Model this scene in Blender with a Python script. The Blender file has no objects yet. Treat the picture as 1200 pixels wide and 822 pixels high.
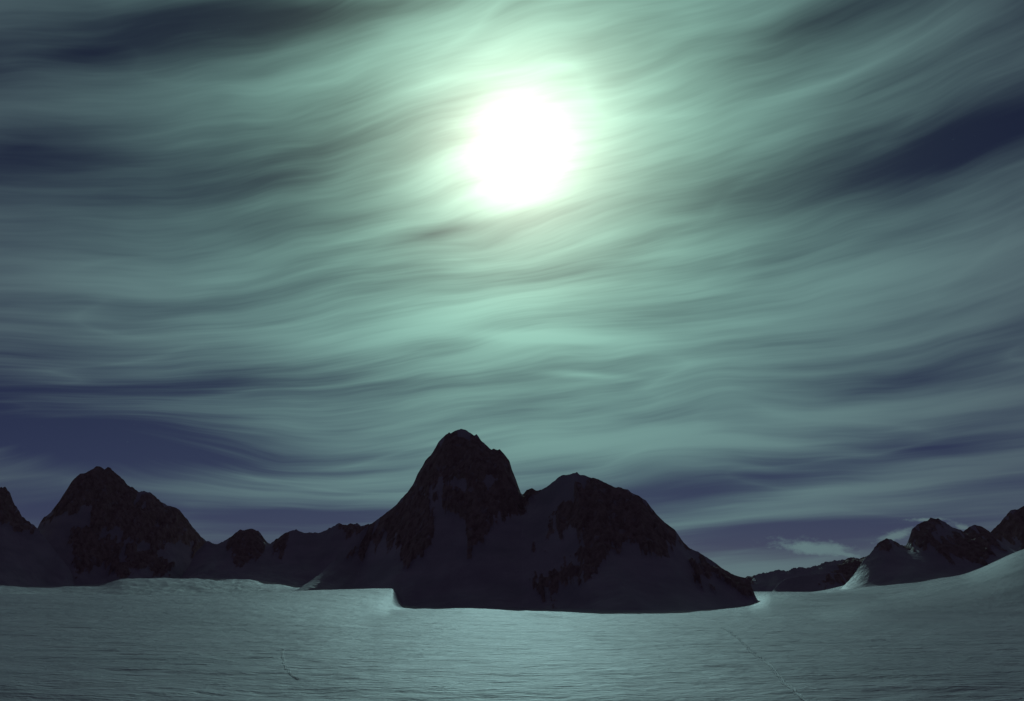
import bpy, math
import numpy as np

R = math.radians
SC = bpy.context.scene
COL = SC.collection

# ------------------------------------------------------------------ camera
F_PX, CX, CY, HORIZON = 1287.0, 600.0, 411.0, 698.0
EYE = 25.0
PITCH = math.atan((HORIZON - CY) / F_PX)
cam_d = bpy.data.cameras.new('camera')
cam_d.sensor_width = 36.0
cam_d.lens = 36.0 * F_PX / 1200.0
cam_d.clip_start, cam_d.clip_end = 0.5, 120000.0
cam = bpy.data.objects.new('camera', cam_d)
COL.objects.link(cam)
cam.location = (0, 0, EYE)
cam.rotation_euler = (math.pi / 2 + PITCH, 0, 0)
SC.camera = cam


def ray(px, py):
    """direction (numpy, unit y-independent) of a sight line in the 1200 x 822 picture"""
    px, py = np.asarray(px, float), np.asarray(py, float)
    xc, yc = (px - CX) / F_PX, (CY - py) / F_PX
    cp, sp = math.cos(PITCH), math.sin(PITCH)
    return np.stack([xc, cp - yc * sp, sp + yc * cp], -1)


def point_at(px, py, depth):
    d = ray(px, py)
    k = np.asarray(depth, float) / d[..., 1]
    return d[..., 0] * k, np.asarray(depth, float) + 0 * k, EYE + d[..., 2] * k


def az_el(px, py):
    d = ray(px, py)
    return (math.degrees(math.atan2(d[0], d[1])),
            math.degrees(math.atan2(d[2], math.hypot(d[0], d[1]))))


SUN_AZ, SUN_EL = az_el(607, 172)

# ------------------------------------------------------------------ view
SC.view_settings.view_transform = 'Standard'
SC.view_settings.look = 'None'
SC.view_settings.exposure = -1.3
SC.view_settings.gamma = 1.0
SC.view_settings.use_curve_mapping = False
SC.render.engine = 'CYCLES'
SC.cycles.use_denoising = True
SC.cycles.max_bounces = 4
SC.cycles.diffuse_bounces = 2

# ------------------------------------------------------------------ sun
s_d = bpy.data.lights.new('sun', 'SUN')
s_d.energy = 2.0
s_d.angle = R(0.6)
s_d.color = (0.54, 0.92, 0.92)
sun = bpy.data.objects.new('sun', s_d)
COL.objects.link(sun)
sun.rotation_euler = (R(90 - SUN_EL), 0, R(180 - SUN_AZ))

SUN_DIR = (math.sin(R(SUN_AZ)) * math.cos(R(SUN_EL)),
           math.cos(R(SUN_AZ)) * math.cos(R(SUN_EL)), math.sin(R(SUN_EL)))


# ------------------------------------------------------------------ node helper
class NT:
    def __init__(self, tree):
        self.t = tree
        tree.nodes.clear()

    def n(self, kind, **kw):
        nd = self.t.nodes.new(kind)
        for k, v in kw.items():
            setattr(nd, k, v)
        return nd

    def put(self, sock, v):
        if isinstance(v, bpy.types.NodeSocket):
            self.t.links.new(v, sock)
        elif v is not None:
            sock.default_value = v

    def m(self, op, a, b=None, c=None, clamp=False):
        nd = self.n('ShaderNodeMath', operation=op, use_clamp=clamp)
        for i, v in enumerate((a, b, c)):
            if v is not None:
                self.put(nd.inputs[i], v)
        return nd.outputs[0]

    def vec(self, x, y, z):
        nd = self.n('ShaderNodeCombineXYZ')
        for i, v in enumerate((x, y, z)):
            self.put(nd.inputs[i], v)
        return nd.outputs[0]

    def vm(self, op, a, b=None, scale=None):
        nd = self.n('ShaderNodeVectorMath', operation=op)
        self.put(nd.inputs[0], a)
        if b is not None:
            self.put(nd.inputs[1], b)
        if scale is not None:
            self.put(nd.inputs['Scale'], scale)
        return nd.outputs['Value'] if op in ('DOT_PRODUCT', 'LENGTH') else nd.outputs[0]

    def noise(self, v, scale=1.0, detail=3.0, rough=0.5, dist=0.0, lac=2.0):
        nd = self.n('ShaderNodeTexNoise')
        self.put(nd.inputs['Vector'], v)
        nd.inputs['Scale'].default_value = scale
        nd.inputs['Detail'].default_value = detail
        nd.inputs['Roughness'].default_value = rough
        nd.inputs['Lacunarity'].default_value = lac
        nd.inputs['Distortion'].default_value = dist
        return nd.outputs[0]

    def smooth(self, v, lo, hi, a=0.0, b=1.0):
        nd = self.n('ShaderNodeMapRange', interpolation_type='SMOOTHSTEP')
        self.put(nd.inputs['Value'], v)
        for k, x in (('From Min', lo), ('From Max', hi), ('To Min', a), ('To Max', b)):
            self.put(nd.inputs[k], x)
        return nd.outputs[0]

    def mix(self, f, a, b):
        nd = self.n('ShaderNodeMix', data_type='RGBA')
        self.put(nd.inputs[0], f)
        self.put(nd.inputs[6], a)
        self.put(nd.inputs[7], b)
        return nd.outputs[2]


# ------------------------------------------------------------------ sky
def build_sky():
    w = bpy.data.worlds.new('World')
    SC.world = w
    w.use_nodes = True
    T = NT(w.node_tree)
    gen = T.n('ShaderNodeTexCoord').outputs['Generated']
    d = T.vm('NORMALIZE', gen)
    sep = T.n('ShaderNodeSeparateXYZ')
    T.put(sep.inputs[0], d)
    x, y, z = sep.outputs
    az = T.m('MULTIPLY', T.m('ARCTAN2', x, y), 180 / math.pi)
    el = T.m('MULTIPLY', T.m('ARCSINE', z), 180 / math.pi)
    hor = T.m('SQRT', T.m('MAXIMUM', T.m('SUBTRACT', 1.0, T.m('MULTIPLY', z, z)), 1e-4))
    sx, cx = T.m('DIVIDE', x, hor), T.m('DIVIDE', y, hor)      # azimuth as a circle: no seam

    def cyl(psi, along, across, seed):
        return T.vec(T.m('MULTIPLY_ADD', sx, along, seed), T.m('MULTIPLY', cx, along), T.m('MULTIPLY', psi, across))

    def blob(v, px, py, lx, ly, tilt):
        """soft patch of sky given as centre, half axes in picture units and tilt (degrees, up to the right)"""
        a0, e0 = az_el(px, py)
        k = 0.0445 * 1.25
        mp = T.n('ShaderNodeMapping', vector_type='TEXTURE')
        T.put(mp.inputs['Vector'], v)
        mp.inputs['Location'].default_value = (a0, e0, 0)
        mp.inputs['Rotation'].default_value = (0, 0, R(tilt))
        mp.inputs['Scale'].default_value = (lx * k / math.cos(R(e0)), ly * k, 1)
        g = T.n('ShaderNodeTexGradient', gradient_type='QUADRATIC_SPHERE')
        T.put(g.inputs[0], mp.outputs[0])
        return g.outputs['Fac']

    def total(v, items):
        acc = None
        for px, py, lx, ly, tilt, amp in items:
            b = blob(v, px, py, lx, ly, tilt)
            acc = T.m('MULTIPLY', b, amp) if acc is None else T.m('MULTIPLY_ADD', b, amp, acc)
        return acc

    plain = T.vec(az, el, 0.0)
    # the air waves that bend the streaks: broad ones by hand, finer ones by noise
    wave = total(plain, WAVES)
    w1 = T.noise(cyl(el, 2.6, 0.05, 3.0), 1.0, 1.0, 0.4)
    w2 = T.noise(cyl(el, 7.5, 0.16, 9.0), 1.0, 1.0, 0.4)
    w3 = T.noise(cyl(el, 17.0, 0.5, 4.0), 1.0, 1.0, 0.4)
    damp = T.smooth(el, 0.0, 16.0, 0.5, 1.0)
    wav = T.m('MULTIPLY', T.m('SUBTRACT', w1, 0.5), 2.4)
    wav = T.m('MULTIPLY_ADD', T.m('SUBTRACT', w2, 0.5), 1.0, wav)
    wav = T.m('MULTIPLY_ADD', T.m('SUBTRACT', w3, 0.5), 0.22, wav)
    wav = T.m('MULTIPLY', damp, wav)
    lean = T.m('MULTIPLY', sx, T.smooth(el, 3.0, 17.0, -2.0, -8.5))
    psi = T.m('ADD', T.m('ADD', T.m('ADD', el, lean), wave), wav)
    bent = T.vec(az, T.m('ADD', el, T.m('MULTIPLY', wav, 0.35)), 0.0)

    # streaks get thinner towards the horizon
    thin = T.m('POWER', T.m('MAXIMUM', T.m('ADD', el, 3.0), 0.5), 0.62)
    psr = T.m('DIVIDE', psi, T.m('MULTIPLY_ADD', thin, 0.13, 0.45))
    n1 = T.noise(cyl(psr, 2.6, 0.36, 1.0), 1.0, 3.0, 0.45)
    n2 = T.noise(cyl(psr, 3.6, 1.0, 5.0), 1.0, 3.0, 0.5)
    n3 = T.noise(cyl(psr, 5.5, 2.7, 7.0), 1.0, 3.0, 0.55)
    n4 = T.noise(cyl(psr, 12.0, 9.0, 2.0), 1.0, 2.0, 0.6)
    rid = T.m('SUBTRACT', 1.0, T.m('MULTIPLY', T.m('ABSOLUTE', T.m('SUBTRACT', T.noise(cyl(psr, 3.4, 0.62, 12.0), 1.0, 1.0, 0.4), 0.5)), 15.0), clamp=True)
    rid = T.m('MULTIPLY', T.m('MULTIPLY', rid, rid), n2)

    dens = T.m('MULTIPLY_ADD', T.m('SUBTRACT', n1, 0.5), 1.15, 0.53)
    dens = T.m('MULTIPLY_ADD', T.m('SUBTRACT', n2, 0.5), T.smooth(el, 8.0, 20.0, 0.85, 0.60), dens)
    dens = T.m('MULTIPLY_ADD', T.m('SUBTRACT', n3, 0.5), T.smooth(el, 8.0, 20.0, 0.74, 0.30), dens)
    dens = T.m('MULTIPLY_ADD', T.m('SUBTRACT', n4, 0.5), 0.17, dens)
    dens = T.m('MULTIPLY_ADD', rid, T.smooth(el, 7.0, 18.0, 0.30, 0.12), dens)
    dens = T.m('ADD', dens, total(bent, PATCHES))
    dens = T.smooth(dens, -0.10, 1.15, 0.0, 1.0)
    ragged = T.m('MULTIPLY', T.m('SUBTRACT', T.noise(cyl(el, 120.0, 4.0, 30.0), 1.0, 5.0, 0.65), 0.5), 1.1)
    for item in LENSES:                       # small lens clouds that sit over the mountains
        lens = T.smooth(T.m('ADD', total(plain, [item]), ragged), 0.15, 0.95)
        dens = T.m('MAXIMUM', dens, T.m('MULTIPLY', lens, 1.25))

    # forward scattering of sunlight in the ice cloud
    ct = T.vm('DOT_PRODUCT', d, SUN_DIR)
    th = T.m('MULTIPLY', T.m('ARCCOSINE', T.m('MINIMUM', ct, 0.9999999)), 180 / math.pi)

    def ex(width):
        return T.m('POWER', 2.718282, T.m('DIVIDE', th, -width))
    e1, e2, e3, e4 = ex(2.3), ex(5.2), ex(15.5), ex(60.0)

    def rgb(c, f):
        return T.vm('SCALE', c, scale=f)
    aure = T.vm('ADD', rgb((5.6, 3.6, 3.3), e1), rgb((1.4, 2.4, 1.5), e2))
    veil = T.vm('ADD', rgb((0.31, 0.96, 0.76), e3), rgb((0.125, 0.115, 0.205), e4))
    light = T.vm('ADD', T.vm('ADD', veil, (0.042, 0.026, 0.040)), rgb((0.75, 1.75, 1.15), e2))
    cloud = T.vm('SCALE', light, scale=T.m('MULTIPLY_ADD', dens, 1.15, 0.0))

    nis = T.n('ShaderNodeTexSky', sky_type='NISHITA')
    nis.sun_disc = False
    nis.sun_elevation = R(SUN_EL)
    nis.sun_rotation = R(SUN_AZ)
    nis.altitude = 2500
    nis.air_density = 0.7
    nis.dust_density = 0.0
    nis.ozone_density = 3.0
    blue = T.vm('MULTIPLY', T.vm('SCALE', nis.outputs[0], scale=0.05), (0.47, 0.345, 0.45))
    blue = T.vm('SCALE', blue, scale=T.m('SUBTRACT', 1.0, T.m('MULTIPLY', dens, 0.8)))

    tot = T.vm('ADD', T.vm('ADD', cloud, blue), T.vm('SCALE', aure, scale=T.m('MULTIPLY_ADD', dens, 0.65, 0.42)))
    bg = T.n('ShaderNodeBackground')
    T.put(bg.inputs['Color'], tot)
    bg.inputs['Strength'].default_value = 1.0
    out = T.n('ShaderNodeOutputWorld')
    T.put(out.inputs['Surface'], bg.outputs[0])


# hand-placed waves (px, py, half length, half height, tilt, lift in degrees)
WAVES = [
    (110, 520, 330, 100, 0, -2.6),
    (330, 540, 220, 90, 0, 0.9),
    (640, 390, 260, 90, 0, -0.9),
    (860, 460, 300, 100, 0, -0.9),
    (560, 290, 260, 90, 0, 0.7),
    (780, 540, 300, 70, 0, -0.8),
    (480, 470, 260, 80, 0, -0.7),
]
# thicker (+) and clearer (-) places in the cloud
PATCHES = [
    (1130, 165, 340, 74, 13, -1.15),
    (960, 20, 460, 70, 10, -0.28),
    (70, 515, 300, 56, -6, -1.15),
    (110, 60, 420, 60, 12, -0.60),
    (20, 175, 260, 50, 20, -0.28),
    (340, 15, 330, 40, 8, -0.40),
    (1090, 525, 330, 28, 3, -0.85),
    (820, 577, 320, 30, 4, -0.65),
    (330, 607, 280, 30, 0, -0.85),
    (900, 620, 300, 22, 2, -0.60),
    (60, 600, 220, 50, 0, -0.80),
    (270, 445, 160, 28, 8, -0.40),
    (1080, 445, 260, 30, 6, -0.45),
    (505, 276, 130, 15, 12, -0.36),
    (590, 222, 150, 60, 8, 0.30),
    (640, 398, 120, 9, -2, 0.45),
    (690, 442, 80, 7, -3, 0.45),
    (1180, 560, 260, 40, 4, -0.35),
    (300, 210, 420, 90, 12, -0.30),
    (640, 460, 320, 40, 2, -0.25),
    (850, 215, 240, 60, 10, -0.25),
    (360, 400, 500, 60, 4, 0.35),
    (750, 520, 430, 40, 0, 0.45),
    (380, 575, 330, 30, 0, 0.45),
    (1020, 480, 420, 26, 4, 0.35),
    (1000, 575, 460, 24, 8, 0.55),
    (950, 605, 440, 18, 4, 0.40),
    (890, 670, 170, 22, 4, 0.65),
    (930, 632, 190, 22, 3, -0.55),
    (650, 400, 200, 16, -2, 0.35),
    (900, 520, 260, 14, -8, 0.35),
    (980, 90, 420, 26, 16, 0.30),
    (1000, 330, 520, 40, 14, 0.22),
    (150, 330, 420, 60, 6, 0.20),
]
LENSES = [
    (960, 644, 84, 16, -6, 1.35),
    (988, 649, 60, 9, -13, 1.1),
    (1050, 628, 44, 10, 14, 1.2),
    (1090, 609, 52, 5, 0, 1.0),
    (1128, 618, 34, 8, -18, 1.0),
]
build_sky()


# ------------------------------------------------------------------ numpy noise
def _hash(ix, iy, seed):
    h = (ix.astype(np.int64) * 374761393 + iy.astype(np.int64) * 668265263 + seed * 1442695041) & 0xFFFFFFFF
    h = ((h ^ (h >> 13)) * 1274126177) & 0xFFFFFFFF
    return ((h ^ (h >> 16)) & 0xFFFF) / 65535.0


def vnoise(x, y, seed=0):
    ix, iy = np.floor(x), np.floor(y)
    fx, fy = x - ix, y - iy
    fx, fy = fx * fx * fx * (fx * (fx * 6 - 15) + 10), fy * fy * fy * (fy * (fy * 6 - 15) + 10)
    a, b = _hash(ix, iy, seed), _hash(ix + 1, iy, seed)
    c, e = _hash(ix, iy + 1, seed), _hash(ix + 1, iy + 1, seed)
    return (a + (b - a) * fx) * (1 - fy) + (c + (e - c) * fx) * fy


def fbm(x, y, octaves=5, seed=0, gain=0.5, ridged=False):
    s, amp, tot = 0, 1.0, 0.0
    ca, sa = math.cos(0.6), math.sin(0.6)
    for o in range(octaves):
        v = vnoise(x, y, seed + o * 17)
        if ridged:
            v = 1 - abs(2 * v - 1)
        s = s + v * amp
        tot += amp
        amp *= gain
        x, y = (x * ca - y * sa) * 2.03 + 11.3, (x * sa + y * ca) * 2.03 + 5.7
    return s / tot


def sstep(v, lo, hi):
    t = np.clip((v - lo) / (hi - lo), 0, 1)
    return t * t * (3 - 2 * t)


# ------------------------------------------------------------------ mesh helper
def grid_faces(nr, nc, wrap=False):
    i = np.arange(nr - 1)[:, None] * nc
    j = np.arange(nc if wrap else nc - 1)[None, :]
    k = (j + 1) % nc
    return np.stack([i + j, i + k, i + nc + k, i + nc + j], -1).reshape(-1, 4)


def make_mesh(name, co, quads, mat, attrs=None):
    used = np.unique(quads)
    remap = np.zeros(len(co), np.int64)
    remap[used] = np.arange(len(used))
    co2, q = co[used], remap[quads]
    me = bpy.data.meshes.new(name)
    me.vertices.add(len(co2))
    me.vertices.foreach_set('co', co2.astype(np.float32).ravel())
    me.loops.add(q.size)
    me.loops.foreach_set('vertex_index', q.astype(np.int32).ravel())
    me.polygons.add(len(q))
    me.polygons.foreach_set('loop_start', (np.arange(len(q)) * 4).astype(np.int32))
    me.polygons.foreach_set('loop_total', np.full(len(q), 4, np.int32))
    me.update(calc_edges=True)
    me.polygons.foreach_set('use_smooth', np.ones(len(q), bool))
    for k, v in (attrs or {}).items():
        at = me.attributes.new(k, 'FLOAT', 'POINT')
        at.data.foreach_set('value', v[used].astype(np.float32))
    me.materials.append(mat)
    return me


def link(name, data=None, parent=None, **props):
    o = bpy.data.objects.new(name, data)
    COL.objects.link(o)
    if parent is not None:
        o.parent = parent
    for k, v in props.items():
        o[k] = v
    return o


# ------------------------------------------------------------------ materials
def snow_surface(T, pos, ripple):
    """wind-packed snow; returns (base colour, normal)"""
    tint = T.noise(T.vm('MULTIPLY', pos, (0.010, 0.016, 0.02)), 1.0, 4.0, 0.55)
    grey = T.smooth(tint, 0.3, 0.7)
    col = T.mix(grey, (0.32, 0.285, 0.335, 1), (0.41, 0.365, 0.415, 1))
    if not ripple:
        b = T.noise(T.vm('MULTIPLY', pos, (0.05, 0.05, 0.03)), 1.0, 5.0, 0.6)
        bp = T.n('ShaderNodeBump')
        bp.inputs['Strength'].default_value = 0.6
        bp.inputs['Distance'].default_value = 3.0
        T.put(bp.inputs['Height'], b)
        return col, bp.outputs[0]
    warp = T.noise(T.vm('MULTIPLY', pos, (0.02, 0.03, 0.0)), 1.0, 2.0)
    p2 = T.vm('ADD', pos, T.vec(0.0, T.m('MULTIPLY', warp, 14.0), 0.0))
    a = T.noise(T.vm('MULTIPLY', p2, (0.09, 0.42, 0.0)), 1.0, 4.0, 0.6)
    b = T.noise(T.vm('MULTIPLY', p2, (0.35, 1.3, 0.0)), 1.0, 4.0, 0.6)
    h = T.m('ADD', T.m('MULTIPLY', a, 1.0), T.m('MULTIPLY', b, 0.32))
    bp = T.n('ShaderNodeBump')
    bp.inputs['Strength'].default_value = 1.0
    bp.inputs['Distance'].default_value = 1.8
    T.put(bp.inputs['Height'], h)
    return col, bp.outputs[0]


def snow_material(name, ripple=True):
    m = bpy.data.materials.new(name)
    m.use_nodes = True
    T = NT(m.node_tree)
    pos = T.n('ShaderNodeNewGeometry').outputs['Position']
    col, nor = snow_surface(T, pos, ripple)
    p = T.n('ShaderNodeBsdfPrincipled')
    T.put(p.inputs['Base Color'], col)
    T.put(p.inputs['Normal'], nor)
    p.inputs['Roughness'].default_value = 0.59
    p.inputs['Specular IOR Level'].default_value = 0.28
    p.inputs['Specular Tint'].default_value = (0.70, 1.0, 0.86, 1)
    o = T.n('ShaderNodeOutputMaterial')
    T.put(o.inputs[0], p.outputs[0])
    return m


def mountain_material():
    m = bpy.data.materials.new('rock_and_snow')
    m.use_nodes = True
    T = NT(m.node_tree)
    geo = T.n('ShaderNodeNewGeometry')
    pos = geo.outputs['Position']
    at = T.n('ShaderNodeAttribute', attribute_name='rock')
    fine = T.noise(T.vm('MULTIPLY', pos, (0.10, 0.10, 0.06)), 1.0, 6.0, 0.65)
    edge = T.m('MULTIPLY_ADD', T.m('SUBTRACT', fine, 0.5), 26.0, at.outputs['Fac'])
    fleck = T.noise(T.vm('MULTIPLY', pos, (0.055, 0.055, 0.035)), 1.0, 7.0, 0.7)
    fl = T.smooth(fleck, 0.55, 0.68)
    rock = T.m('MULTIPLY', T.smooth(edge, -1.5, 1.5), T.m('SUBTRACT', 1.0, T.m('MULTIPLY', fl, 0.75)))
    scol, snor = snow_surface(T, pos, False)
    rn = T.noise(T.vm('MULTIPLY', pos, (0.08, 0.08, 0.04)), 1.0, 6.0, 0.65)
    rcol = T.mix(T.smooth(rn, 0.3, 0.7), (0.24, 0.165, 0.155, 1), (0.40, 0.30, 0.28, 1))
    bp = T.n('ShaderNodeBump')
    bp.inputs['Distance'].default_value = 6.0
    T.put(bp.inputs['Height'], rn)
    a = T.n('ShaderNodeBsdfPrincipled')
    T.put(a.inputs['Base Color'], scol)
    T.put(a.inputs['Normal'], snor)
    a.inputs['Roughness'].default_value = 0.6
    a.inputs['Specular IOR Level'].default_value = 0.3
    b = T.n('ShaderNodeBsdfPrincipled')
    T.put(b.inputs['Base Color'], rcol)
    T.put(b.inputs['Normal'], bp.outputs[0])
    b.inputs['Roughness'].default_value = 0.9
    b.inputs['Specular IOR Level'].default_value = 0.15
    mx = T.n('ShaderNodeMixShader')
    T.put(mx.inputs[0], rock)
    T.put(mx.inputs[1], a.outputs[0])
    T.put(mx.inputs[2], b.outputs[0])
    o = T.n('ShaderNodeOutputMaterial')
    T.put(o.inputs[0], mx.outputs[0])
    return m


SNOW = snow_material('wind_packed_snow')
ROCKY = mountain_material()

# ------------------------------------------------------------------ glacier
# surface heights along sight columns: (column, [(distance, height), ...])
NEAR = [(0, 23.2), (14, 22.5), (60, 10.0), (120, -8.0), (210, -16.0), (290, -11.5), (350, -3.4), (430, 0.0)]
COLS = [
    (-900, NEAR + [(700, 2), (1000, 12), (1350, 25), (1600, 26), (2200, 45), (3500, 80), (6000, 90)]),
    (0, NEAR + [(700, 2), (1000, 12), (1350, 25), (1450, 25.5), (1600, 22), (2000, 10), (2450, 22), (2700, 37), (3400, 54), (6000, 70)]),
    (90, NEAR + [(700, 2), (1000, 12), (1350, 25), (1450, 25.5), (1600, 22), (2000, 10), (2600, 16), (2900, 27), (3400, 50), (6000, 90)]),
    (135, NEAR + [(700, 2), (1000, 12), (1350, 25), (1450, 25.5), (1600, 22), (2000, 10), (2700, 16), (2950, 26), (3150, 37), (3400, 53), (6000, 95)]),
    (170, NEAR + [(700, 2), (1000, 12), (1350, 25), (1450, 25.5), (1600, 22), (2000, 10), (2700, 16), (2950, 27), (3150, 46), (3400, 70), (6000, 100)]),
    (300, NEAR + [(700, 2), (1000, 12), (1400, 25.5), (1550, 28), (1700, 24), (2100, 12), (2800, 18), (3000, 29), (3300, 58), (3500, 74), (6000, 100)]),
    (380, NEAR + [(700, 2), (1000, 9), (1450, 26), (1650, 31.5), (1800, 28), (2200, 34), (3000, 40), (6000, 60)]),
    (450, NEAR + [(700, 1), (1000, 5), (1450, 22), (1700, 35.0), (1850, 30), (2200, 26), (6000, 40)]),
    (466, NEAR + [(700, 1), (1000, 5), (1250, 10), (1450, 19), (1700, 35.5), (1850, 28), (2200, 22), (6000, 40)]),
    (480, NEAR + [(700, 1), (1000, 5), (1250, 9.5), (1450, 8), (1700, 8), (1900, 8), (2200, 14), (6000, 30)]),
    (545, NEAR + [(700, 1), (1000, 5), (1250, 11.3), (1350, 9), (1500, 5), (1720, 4), (2200, 12), (6000, 20)]),
    (610, NEAR + [(700, 1), (1000, 4), (1250, 8), (1350, 5.5), (1500, 3), (1720, 3), (2200, 12), (6000, 20)]),
    (660, NEAR + [(700, 1), (1000, 2), (1200, 2), (1350, 2), (2000, 5), (6000, 20)]),
    (800, NEAR + [(600, 0), (900, 0), (1300, 0), (1600, 2), (1900, 5), (3000, 25), (6000, 40)]),
    (862, NEAR + [(600, 0), (900, 0), (1300, 0), (1600, 4), (1900, 11), (2100, 20), (3000, 33), (6000, 40)]),
    (890, NEAR + [(600, 0), (900, 0), (1300, 0), (1500, 4), (1900, 22), (2100, 27), (3000, 33), (6000, 40)]),
    (930, NEAR + [(600, 0), (900, 0), (1300, 0), (1550, 6), (1950, 26), (2400, 29), (3000, 33), (6000, 40)]),
    (1000, NEAR + [(600, 0), (900, 0), (1300, 4), (1700, 16), (2100, 33), (3000, 60), (6000, 60)]),
    (1100, NEAR + [(600, 0), (900, 1), (1250, 0), (1400, 3), (1600, 18), (1900, 42), (2150, 54), (2400, 64), (6000, 80)]),
    (1200, NEAR + [(600, 0), (900, 0), (1250, 0), (1400, 2), (1600, 22), (1900, 72), (2150, 102), (2400, 118), (6000, 120)]),
    (2100, NEAR + [(600, 3), (900, 6), (1300, 14), (1700, 45), (2100, 100), (2600, 140), (6000, 120)]),
]


def _pchip(xs, ys, x):
    """monotone cubic through control points"""
    xs, ys = np.asarray(xs, float), np.asarray(ys, float)
    h = np.diff(xs)
    dl = np.diff(ys) / h
    m = np.zeros(len(xs))
    w1, w2 = 2 * h[1:] + h[:-1], h[1:] + 2 * h[:-1]
    ok = dl[1:] * dl[:-1] > 0
    with np.errstate(divide='ignore', invalid='ignore'):
        mm = (w1 + w2) / (w1 / dl[:-1] + w2 / dl[1:])
    m[1:-1] = np.where(ok, mm, 0)
    x = np.clip(x, xs[0], xs[-1])
    i = np.clip(np.searchsorted(xs, x) - 1, 0, len(xs) - 2)
    t = (x - xs[i]) / h[i]
    return ((2 * t ** 3 - 3 * t ** 2 + 1) * ys[i] + (t ** 3 - 2 * t ** 2 + t) * h[i] * m[i]
            + (-2 * t ** 3 + 3 * t ** 2) * ys[i + 1] + (t ** 3 - t ** 2) * h[i] * m[i + 1])


_D = np.concatenate([np.linspace(0, 400, 81), np.linspace(410, 4000, 360), np.linspace(4050, 6000, 40)])
_P = np.array([c for c, _ in COLS], float)
_AZ = np.arctan((_P - CX) / F_PX / math.cos(PITCH))
_Z = np.stack([_pchip([a for a, _ in t], [b for _, b in t], _D) for _, t in COLS])   # columns x distance
_AZF = np.linspace(_AZ[0], _AZ[-1], 1601)
_ZF = np.stack([_pchip(_AZ, _Z[:, k], _AZF) for k in range(len(_D))], 1)


def glacier_z(x, y):
    az = np.clip(np.arctan2(x, y), _AZF[0], _AZF[-1])
    d = np.clip(np.hypot(x, y), 0, 5999)
    fa = (az - _AZF[0]) / (_AZF[1] - _AZF[0])
    ia = np.clip(fa.astype(int), 0, len(_AZF) - 2)
    ta = np.clip(fa - ia, 0, 1)
    k = np.clip(np.searchsorted(_D, d, side='right') - 1, 0, len(_D) - 2)
    td = (d - _D[k]) / (_D[k + 1] - _D[k])
    z = ((_ZF[ia, k] * (1 - ta) + _ZF[ia + 1, k] * ta) * (1 - td)
         + (_ZF[ia, k + 1] * (1 - ta) + _ZF[ia + 1, k + 1] * ta) * td)
    far = np.hypot(x, y)
    z = z * (1 - sstep(far, 6500, 16000))
    und = (fbm(x / 160, y / 90, 3, 3) - 0.5) * 2.4 * sstep(far, 150, 500) * (1 + sstep(far, 1000, 2500))
    rip = (fbm(x / 26, y / 7.5, 3, 8) - 0.5) * 1.5 + (fbm(x / 9, y / 3.0, 2, 21) - 0.5) * 0.35
    hum = (fbm(x / 45, y / 38, 4, 55, 0.6) - 0.5) * 7.0 * sstep(far, 1650, 2100) * (1 - sstep(far, 4000, 5000)) * sstep(-x, 200, 700)
    return z + hum + und + rip * sstep(far, 30, 120) * (1 - 0.7 * sstep(far, 1500, 3000))


def build_glacier():
    a = np.concatenate([np.linspace(-180, -40, 90, endpoint=False), np.linspace(-40, -28, 60, endpoint=False),
                        np.linspace(-28, 28, 900, endpoint=False), np.linspace(28, 40, 60, endpoint=False),
                        np.linspace(40, 180, 90, endpoint=False)])
    r = np.concatenate([[0.5], np.geomspace(4, 180, 60, endpoint=False), np.geomspace(180, 4000, 620, endpoint=False),
                        np.geomspace(4000, 9000, 60, endpoint=False), np.geomspace(9000, 60000, 16)])
    A, D = np.meshgrid(np.radians(a), r)
    x, y = np.sin(A) * D, np.cos(A) * D
    z = glacier_z(x.ravel(), y.ravel())
    co = np.stack([x.ravel(), y.ravel(), z], -1)
    q = grid_faces(len(r), len(a), wrap=True)[:, ::-1]
    me = make_mesh('glacier', co, q, SNOW)
    o = link('glacier', me, kind='structure', category='glacier',
             label='wide wind-rippled snow plain of the glacier in front of the mountains')
    return o


build_glacier()


# ------------------------------------------------------------------ mountains
def poly_sdf(px, pz, poly):
    """signed distance (positive inside) to a polygon"""
    poly = np.asarray(poly, float)
    inside = np.zeros(len(px), bool)
    best = np.full(len(px), 1e18)
    n = len(poly)
    for i in range(n):
        (x1, z1), (x2, z2) = poly[i], poly[(i + 1) % n]
        dx, dz = x2 - x1, z2 - z1
        L = dx * dx + dz * dz + 1e-9
        t = np.clip(((px - x1) * dx + (pz - z1) * dz) / L, 0, 1)
        best = np.minimum(best, (px - x1 - t * dx) ** 2 + (pz - z1 - t * dz) ** 2)
        c = ((z1 > pz) != (z2 > pz)) & (px < dx * (pz - z1) / (dz if abs(dz) > 1e-9 else 1e-9) + x1)
        inside ^= c
    d = np.sqrt(best)
    return np.where(inside, d, -d)


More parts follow.
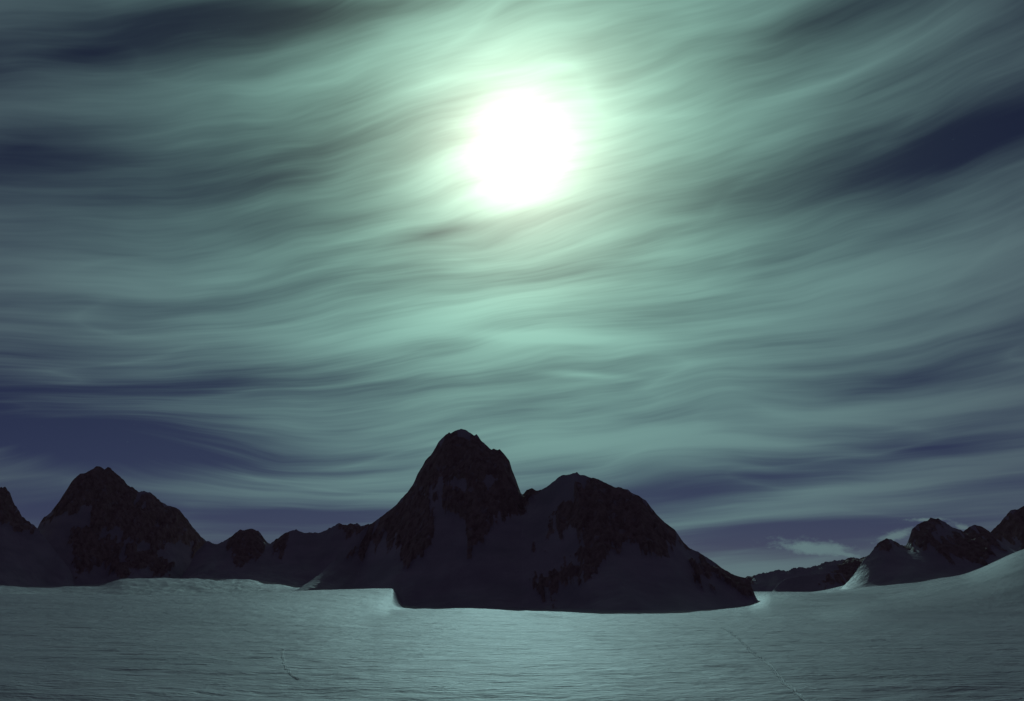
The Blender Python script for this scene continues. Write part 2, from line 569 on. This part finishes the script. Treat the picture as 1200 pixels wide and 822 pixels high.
def build_mountain(name, label, skyline, depth, rocks, step, front=1.5, p=1.5, back=1.0, run=90, seed=0,
                   crag=16.0, base_drop=6.0, flute=1.0, gully=1.0, spread=0.28, skirt=0.0, taper=30.0, teeth=2.6):
    """skyline: [(px, py)]; depth: [(px, distance)]; rocks: polygons in picture units, laid onto the front face"""
    sk = np.array(skyline, float)
    dp = np.array(depth, float)
    Dk = np.interp(sk[:, 0], dp[:, 0], dp[:, 1])
    X, Y, Z = point_at(sk[:, 0], sk[:, 1], Dk)
    xs = np.arange(X.min(), X.max(), step)
    H = np.interp(xs, X, Z)
    # small teeth along the crest
    H = H + (fbm(xs / 9.0, xs * 0 + seed, 3, seed, 0.6) - 0.5) * step * teeth
    RY = np.interp(xs, X, Y)
    g0 = glacier_z(xs, RY)
    rel = np.maximum(H - g0, 2.0)
    wl = int(180 / step)
    kl = np.exp(-0.5 * (np.arange(-wl, wl + 1) * step / 60.0) ** 2)
    rel_s = np.convolve(np.concatenate([np.full(wl, rel[0]), rel, np.full(wl, rel[-1])]), kl / kl.sum(), 'valid')
    L = front * rel_s + run * (skirt + (1 - skirt) * sstep(rel_s, 0, 130))
    Lmax, Bmax = L.max(), (rel / back).max() + 30
    ts = np.concatenate([-np.linspace(1, 0, 14, endpoint=False) ** 1.5 * Bmax, [-0.4, 0.0, 0.4], np.arange(step, Lmax + step, step)])
    S, XX = np.meshgrid(ts, xs, indexing='ij')
    levels = [0.0, 12, 30, 60, 110, 180, 280, 420]
    soft_h = []
    for sg in levels:
        if sg == 0:
            soft_h.append(H)
            continue
        w = int(3 * sg / step) + 1
        ker = np.exp(-0.5 * (np.arange(-w, w + 1) * step / sg) ** 2)
        ext = np.concatenate([np.full(w, H[0]), H, np.full(w, H[-1])])
        soft_h.append(np.convolve(ext, ker / ker.sum(), 'valid'))
    soft_h = np.array(soft_h)
    want = np.clip(ts * spread, 0, levels[-1] - 1e-3)
    lv = np.clip(np.searchsorted(levels, want, side='right') - 1, 0, len(levels) - 2)
    fr = (want - np.array(levels)[lv]) / (np.array(levels)[lv + 1] - np.array(levels)[lv])
    HH = soft_h[lv] * (1 - fr)[:, None] + soft_h[lv + 1] * fr[:, None]
    LL = np.broadcast_to(L, S.shape)
    YY = RY[None, :] - S
    G = glacier_z(XX.ravel(), YY.ravel()).reshape(S.shape)
    RR = np.maximum(HH - G, 2.0)
    warp = (fbm(XX / 140, S / 260, 3, seed + 5) - 0.5) * gully
    u = np.clip(S / (LL * (1 + 0.45 * warp * sstep(S, 0, 60))), 0, 1)
    prof = np.where(S >= 0, (1 - u) ** p, 1 + S * back / RR)
    base = G - base_drop
    ends = sstep(xs - xs[0], 0, taper) * sstep(xs[-1] - xs, 0, taper)
    Zb = base + (RR + base_drop) * prof * ends[None, :]
    Zb = np.maximum(Zb, base - 20)

    # lay the rock outlines on the face: follow each sight line down to the surface
    def hit(px, py):
        d = ray(px, py)
        ks = np.linspace(RY.min() - Lmax, RY.max() + 40, 500)
        x, z = d[0] / d[1] * ks, EYE + d[2] / d[1] * ks
        ix = np.clip(((x - xs[0]) / step).astype(int), 0, len(xs) - 1)
        s = RY[ix] - ks
        it = np.clip(np.searchsorted(ts, s), 0, len(ts) - 1)
        below = z < Zb[it, ix]
        j = int(np.argmax(below)) if below.any() else int(np.argmin(np.abs(ks - RY[ix])))
        return x[j], z[j]
    polys = [[hit(*q) for q in poly] for poly in rocks]
    nz = (fbm(XX / 30, (S + Zb) / 24, 4, seed + 31, 0.6) - 0.5)
    nx = (fbm(XX / 30 + 40, (S + Zb) / 24, 4, seed + 47, 0.6) - 0.5)
    fx, fz = (XX + nx * 26).ravel(), (Zb + nz * 26).ravel()
    sd = np.full(fx.shape, -200.0)
    own = np.zeros(fx.shape, int)
    for i, poly in enumerate(polys):
        s = poly_sdf(fx, fz, poly)
        own = np.where(s > sd, i, own)
        sd = np.maximum(sd, s)
    sd = sd.reshape(S.shape)
    crags = fbm(XX / 34, S / 40, 5, seed + 75, 0.58, ridged=True)
    chutes = fbm(XX / 13 + warp * 4, (Zb + S) / 85, 4, seed + 120, 0.6)
    sd = sd + sstep(sd, -45, 0) * ((chutes - 0.5) * 62 + (crags - 0.48) * 30)
    sd = np.where(S < -step, np.maximum(sd, 2.0 + nz * 30), sd)          # the far side: mixed
    rk = sstep(sd, -8, 14)
    guard = sstep(S, 0, 45) * sstep(prof, 0.0, 0.12)
    flutes = fbm(XX / 22 + warp * 3, S / 120, 4, seed + 60, 0.55, ridged=True)
    Zf = Zb + guard * rk * ((flutes - 0.45) * crag * flute + (crags - 0.5) * crag)
    soft = (fbm(XX / 90, S / 120, 3, seed + 90) - 0.5) * 9 * gully
    Zf = Zf + guard * (1 - rk) * soft * sstep(prof, 0.0, 0.25)
    # face relief in plan too, so rock stands out of the snow
    YY = YY - guard * rk * (crags - 0.4) * crag * 0.5
    co = np.stack([XX.ravel(), YY.ravel(), Zf.ravel()], -1)
    quads = grid_faces(len(ts), len(xs))[:, ::-1]
    att = {'rock': np.clip(sd.ravel(), -60, 60)}
    root = link(name, None, kind='structure', category='mountain', label=label)
    c = (float(xs.mean()), float(RY.mean()), 0.0)
    root.location = c
    co = co - np.array(c)
    on = (sd.ravel()[quads].mean(1) > 0)
    cnt = 0
    for i in range(len(polys)):
        f = on & (own[quads[:, 0]] == i)
        if f.sum() > 30:
            link('rock_face', make_mesh('rock_face', co, quads[f], ROCKY, att), root)
            cnt += 1
    link('snow_slope', make_mesh('snow_slope', co, quads[~on], ROCKY, att), root)
    return root


def zoomed(pts, x0, y0, k):
    return [(x0 + a / k, y0 + b / k) for a, b in pts]


# the twin-summit massif in the middle
MAIN_SKY = [(330, 699), (352, 689), (372, 676), (392, 656), (410, 638), (424, 622), (432, 616), (448, 605), (465.4, 590.8),
            (478, 576.5), (484.4, 567), (489, 556), (498.7, 540), (506.6, 530.6), (513, 519.6), (521, 510.7), (525, 507.8),
            (526.2, 506), (528, 508.8), (533.5, 505.3), (540, 502.2), (547.7, 505.3), (555.6, 510), (558.5, 508.6), (560.4, 511),
            (563.5, 516.4), (570, 522.7), (576, 526.8), (578.5, 525.8), (582.5, 527.5), (585.7, 527), (590.4, 532), (596.8, 540),
            (600, 551), (604.7, 562), (610.4, 578), (612.6, 579.7), (617, 574.3), (623, 572.4), (628.4, 575.6), (634.7, 574.3),
            (640, 571.8), (645.4, 566.8), (652, 561.5), (658.8, 556.7), (669.5, 555.6), (674.5, 555), (676, 553.4), (679.4, 556.4),
            (689.6, 558.8), (700, 561.5), (711, 566.8), (721.7, 570.9), (735, 574), (740.4, 578.4), (748.5, 581), (756.5, 587),
            (764.5, 596.3), (771, 604), (780.6, 613.7), (791.3, 621.7), (799.3, 633.8), (808.7, 643.7), (818, 645.8),
            (828.8, 653.8), (839.5, 661.3), (852.9, 670), (863.6, 674.7), (871.6, 676.6), (877, 678), (881, 684), (884, 694), (886, 706), (888, 718)]
MAIN_ROCK = [
    [(482, 567), (489, 556), (513, 518), (526, 503), (532, 510), (540, 512), (550, 511), (556, 508), (563, 514), (585, 524),
     (599, 540), (607, 562), (596, 566), (575, 564), (555, 567), (535, 562), (515, 566), (498, 572)],
    [(432, 612), (465, 588), (482, 568), (492, 575), (497, 590), (500, 610), (508, 625), (500, 640), (490, 648), (480, 655),
     (464, 655), (461, 635), (452, 628), (442, 640), (430, 646), (418, 650), (408, 652), (418, 640), (426, 626)],
    [(515, 575), (535, 570), (560, 565), (604, 563), (611, 580), (608, 598), (592, 604), (580, 620), (566, 632), (556, 640),
     (548, 647), (543, 630), (541, 612), (530, 600), (517, 593), (512, 583)],
    zoomed([(200, 165), (240, 140), (340, 165), (430, 192), (480, 218), (540, 275), (600, 340), (640, 370), (670, 415), (705, 455),
            (640, 470), (560, 468), (480, 465), (420, 455), (390, 450), (350, 475), (305, 480), (300, 505), (270, 545), (240, 570),
            (215, 600), (180, 620), (140, 640), (120, 690), (105, 720), (90, 690), (60, 660), (25, 610), (60, 580), (110, 555),
            (160, 520), (200, 480), (220, 450), (210, 390), (175, 370), (140, 385), (100, 400), (70, 440), (55, 460), (70, 390),
            (85, 330), (120, 280), (170, 240), (195, 195)], 620, 520, 3.736),
    zoomed([(735, 455), (780, 490), (820, 518), (870, 550), (910, 568), (960, 580), (985, 605), (950, 625), (900, 618), (850, 607),
            (800, 590), (740, 575), (730, 550), (745, 510)], 620, 520, 3.736),
    [(610, 584), (617, 572), (624, 571), (630, 575), (622, 586), (614, 592)],
]
build_mountain('twin_summit_mountain', 'dark central mountain with a tall rocky summit tower and a lower second summit',
               MAIN_SKY, [(330, 2000), (432, 2280), (540, 2300), (610, 2210), (676, 2060), (780, 1980), (884, 1900)],
               MAIN_ROCK, 1.7, front=1.15, p=1.35, seed=11, skirt=0.35, taper=9.0)

# the broad mountain on the far side of the basin
BROAD_SKY = [(30, 640), (36, 622), (41, 613), (47, 607), (54, 606), (60, 600), (64, 594), (70, 587), (77, 576), (82, 568), (87, 561),
             (94, 556), (101, 553.6), (106, 550.4), (112, 547.6), (118, 546.6), (122.4, 549.6), (126.4, 547.2), (132, 551),
             (138, 557), (144, 562), (150, 569), (154, 571), (160, 574), (163, 576.6), (170, 576), (177, 578), (183, 582.4),
             (188, 587.6), (195, 591.6), (204, 594), (210, 598), (216, 605), (223, 614), (230, 623), (238, 631), (244, 636),
             (250, 645), (256, 662), (262, 684)]
BROAD_ROCK = [zoomed(q, 0, 540, 5) for q in (
    [(290, 290), (335, 220), (395, 125), (425, 90), (500, 50), (560, 20), (590, 5), (640, 10), (715, 75), (770, 130), (830, 160),
     (830, 230), (850, 290), (900, 330), (960, 420), (965, 540), (900, 500), (830, 480), (760, 470), (700, 440), (690, 400),
     (620, 390), (570, 400), (540, 380), (530, 260), (470, 260), (430, 300), (380, 300), (330, 320)],
    [(410, 380), (430, 400), (500, 400), (560, 410), (590, 460), (650, 460), (690, 410), (720, 470), (730, 520), (700, 560),
     (720, 610), (770, 660), (750, 690), (700, 690), (660, 640), (600, 600), (540, 610), (500, 650), (450, 660), (440, 560), (420, 480)],
    [(830, 240), (880, 190), (930, 225), (1000, 260), (1050, 285), (1120, 365), (1190, 450), (1185, 560), (1140, 560), (1100, 480),
     (1050, 450), (1000, 480), (960, 480), (900, 340)],
    [(740, 490), (800, 540), (860, 520), (950, 570), (1050, 640), (1000, 655), (900, 655), (820, 630), (760, 600)],
    [(200, 400), (215, 350), (240, 328), (275, 325), (290, 345), (250, 380)],
)]
build_mountain('broad_mountain', 'broad dark mountain with two blunt notched tops beyond the snow basin', BROAD_SKY,
               [(30, 3500), (120, 3700), (262, 3860)], BROAD_ROCK, 3.0, front=0.95, p=1.35, seed=101, crag=20)

# the steep horn cut off by the edge of the picture
HORN_SKY = [(-150, 640), (-110, 612), (-70, 598), (-40, 585), (-18, 574), (0, 571.5), (6, 570.6), (10, 575), (15, 587), (20, 595),
            (26, 605), (32, 610), (38, 614), (46, 622), (60, 640), (80, 665), (92, 684)]
HORN_ROCK = [zoomed(q, 0, 540, 5) for q in (
    [(-500, 240), (-200, 160), (-60, 150), (30, 145), (55, 170), (80, 230), (130, 320), (200, 375), (190, 410), (120, 390),
     (60, 350), (10, 310), (-60, 330), (-200, 330), (-400, 300)],)]
build_mountain('horn_mountain', 'steep dark horn beside the broad mountain, its snow apron reaching the plain', HORN_SKY,
               [(-150, 3500), (92, 3300)], HORN_ROCK, 3.4, front=1.2, p=1.3, seed=151, crag=18)

# low ridge at the head of the basin
LOW_SKY = [(215, 668), (228, 650), (242, 634), (252, 637.6), (261, 636), (268, 630.6), (276.7, 624), (282, 621), (287, 621.5),
           (292.5, 620), (303, 622.5), (308, 629), (312.8, 636.5), (317, 637), (322, 633), (331, 627), (340, 623), (347, 621),
           (357, 624), (373, 625), (380, 622), (388, 618), (398, 613.4), (406, 615), (412, 613.8), (418, 613.2), (422, 615.6),
           (428, 615), (440, 614), (460, 618), (500, 640), (540, 668)]
LOW_ROCK = [
    [(270, 632), (277, 622), (292, 617), (304, 620), (313, 636), (306, 650), (296, 656), (280, 662), (272, 650)],
    [(322, 634), (334, 624), (340, 630), (335, 645), (330, 656), (323, 650)],
    [(396, 618), (400, 611), (430, 612), (434, 620), (424, 632), (410, 628)],
]
build_mountain('low_ridge_mountain', 'low snowy ridge with small rounded knobs at the head of the basin', LOW_SKY,
               [(215, 3640), (380, 3720), (540, 3600)], LOW_ROCK, 3.4, front=1.3, p=1.4, seed=201, crag=16)

# distant range
FAR_SKY = [(770, 700), (800, 690), (830, 682), (860, 677), (881, 676), (891, 672.5), (901, 670.6), (911, 667.7), (921, 669.7), (932, 665),
           (945, 665.7), (957.7, 663), (969, 658.4), (979, 656.7), (990, 655.8), (997.4, 653.6), (1007, 655), (1015.8, 652),
           (1040, 655), (1080, 650), (1140, 660)]
FAR_ROCK = [[(976, 672), (985, 660), (997, 652), (1007, 653), (1018, 650), (1030, 660), (1010, 668), (992, 676), (978, 678)],
            [(862, 682), (872, 676), (882, 675), (880, 684)]]
build_mountain('distant_mountain', 'jagged distant range filling the gap beside the twin-summit mountain', FAR_SKY,
               [(770, 5600), (1140, 5400)], FAR_ROCK, 5.0, front=1.8, p=1.3, seed=251, crag=16)

# dark mound in front of the distant range
MOUND_SKY = [(896, 702), (904, 694), (912, 685), (920, 679), (930, 677), (942, 674.5), (955, 673), (970, 671), (985, 672), (1000, 676),
             (1020, 688), (1040, 700)]
MOUND_ROCK = [[(960, 680), (975, 672), (990, 671), (1000, 676), (985, 684), (966, 688)]]
build_mountain('mound_mountain', 'small smooth snow mound in shade below the distant range', MOUND_SKY,
               [(896, 3100), (1040, 3100)], MOUND_ROCK, 3.0, front=1.4, p=1.3, seed=301, crag=9, skirt=0.2, teeth=0.3)

# snow dome with a blunt rock top
DOME_SKY = [(960, 712), (978, 697), (994, 681), (1008, 664), (1015.8, 652), (1023, 645), (1028.5, 638), (1034, 633.5), (1038, 631), (1044, 633),
            (1050, 635), (1055.5, 639), (1061.7, 639), (1064, 633.7), (1068, 622.4), (1075, 615), (1086.6, 610.5), (1090, 606.8),
            (1098, 607.4), (1106.5, 612), (1117.8, 618), (1129, 623), (1132, 620.5), (1136, 617.3), (1143, 615.3), (1151.8, 618.7),
            (1160, 624), (1172, 634), (1190, 652), (1210, 670)]
DOME_ROCK = [[(1028, 640), (1038, 629), (1050, 634), (1058, 641), (1045, 641)],
             [(1064, 636), (1070, 620), (1088, 606), (1100, 604), (1104, 616), (1090, 622), (1084, 634), (1070, 641)],
             [(1096, 640), (1112, 636), (1128, 624), (1143, 613), (1162, 623), (1166, 640), (1150, 652), (1130, 656), (1112, 652)]]
build_mountain('dome_mountain', 'smooth shaded snow dome with a blunt rock top and a curving sunlit drift', DOME_SKY,
               [(960, 2250), (1090, 2450), (1210, 2450)], DOME_ROCK, 2.4, front=1.15, p=1.25, seed=351, crag=10, skirt=1.0)

# dark rock shoulder at the edge of the picture
SHOULDER_SKY = [(1138, 668), (1150, 646), (1158, 628), (1163, 620.4), (1171.6, 612.5), (1176, 608), (1180, 603.4), (1184, 598), (1191, 597), (1200, 594),
                (1212, 588), (1230, 592), (1250, 584), (1290, 596), (1330, 620), (1390, 650), (1450, 680)]
SHOULDER_ROCK = [[(1148, 650), (1163, 618), (1184, 595), (1200, 590), (1230, 588), (1290, 592), (1300, 640), (1260, 636),
                  (1225, 640), (1200, 640), (1190, 632), (1182, 626), (1170, 636), (1160, 648)]]
build_mountain('shoulder_mountain', 'dark rock shoulder rising beside the snow dome above the sunlit slope', SHOULDER_SKY,
               [(1138, 2650), (1450, 2600)], SHOULDER_ROCK, 2.8, front=1.1, p=1.3, seed=401, crag=16)


# ------------------------------------------------------------------ ski tracks
def build_track(label, pts, width, depth):
    """a trodden furrow with low banks, laid on the glacier along the given sight points"""
    P = []
    for px, py in pts:
        d = ray(px, py)
        k = np.linspace(150, 1500, 4000)
        x, z = d[0] / d[1] * k, EYE + d[2] / d[1] * k
        j = int(np.argmax(z < glacier_z(x, k)))
        P.append((x[j], k[j]))
    P = np.array(P)
    t = np.concatenate([[0], np.cumsum(np.hypot(*np.diff(P, axis=0).T))])
    tt = np.arange(0, t[-1], 0.5)
    x, y = _pchip(t, P[:, 0], tt), _pchip(t, P[:, 1], tt)
    x = x + (fbm(tt / 12, tt * 0, 3, 5) - 0.5) * 2.0
    tx, ty = np.gradient(x), np.gradient(y)
    ln = np.hypot(tx, ty)
    nx, ny = -ty / ln, tx / ln
    prof = [(-1.0, -0.05), (-0.8, 0.5), (-0.6, 1.0), (-0.4, 0.55), (-0.25, 0.12), (0, 0.08), (0.25, 0.12), (0.4, 0.55), (0.6, 1.0), (0.8, 0.5), (1.0, -0.05)]
    rows = []
    for o, h in prof:
        xx, yy = x + nx * o * width, y + ny * o * width
        j = 0.7 + 0.6 * fbm(tt / 3 + o * 9, tt * 0 + o * 4, 3, 77)
        rows.append(np.stack([xx, yy, glacier_z(xx, yy) + h * depth * j + 0.10], -1))
    co = np.stack(rows, 1).reshape(-1, 3)
    q = grid_faces(len(tt), len(prof))
    link('ski_track', make_mesh('ski_track', co, q, SNOW), kind='structure', category='track', label=label)


build_track('long winding ski track running up the open snow plain',
            [(950, 826), (936, 815), (923, 805), (913, 793), (904, 783), (890, 771), (874, 758), (858, 744), (845, 737)], 0.7, 0.30)
build_track('short curved ski track on the snow before the low swell',
            [(350, 797), (340, 790), (333, 779), (331, 768), (333, 760)], 0.45, 0.10)
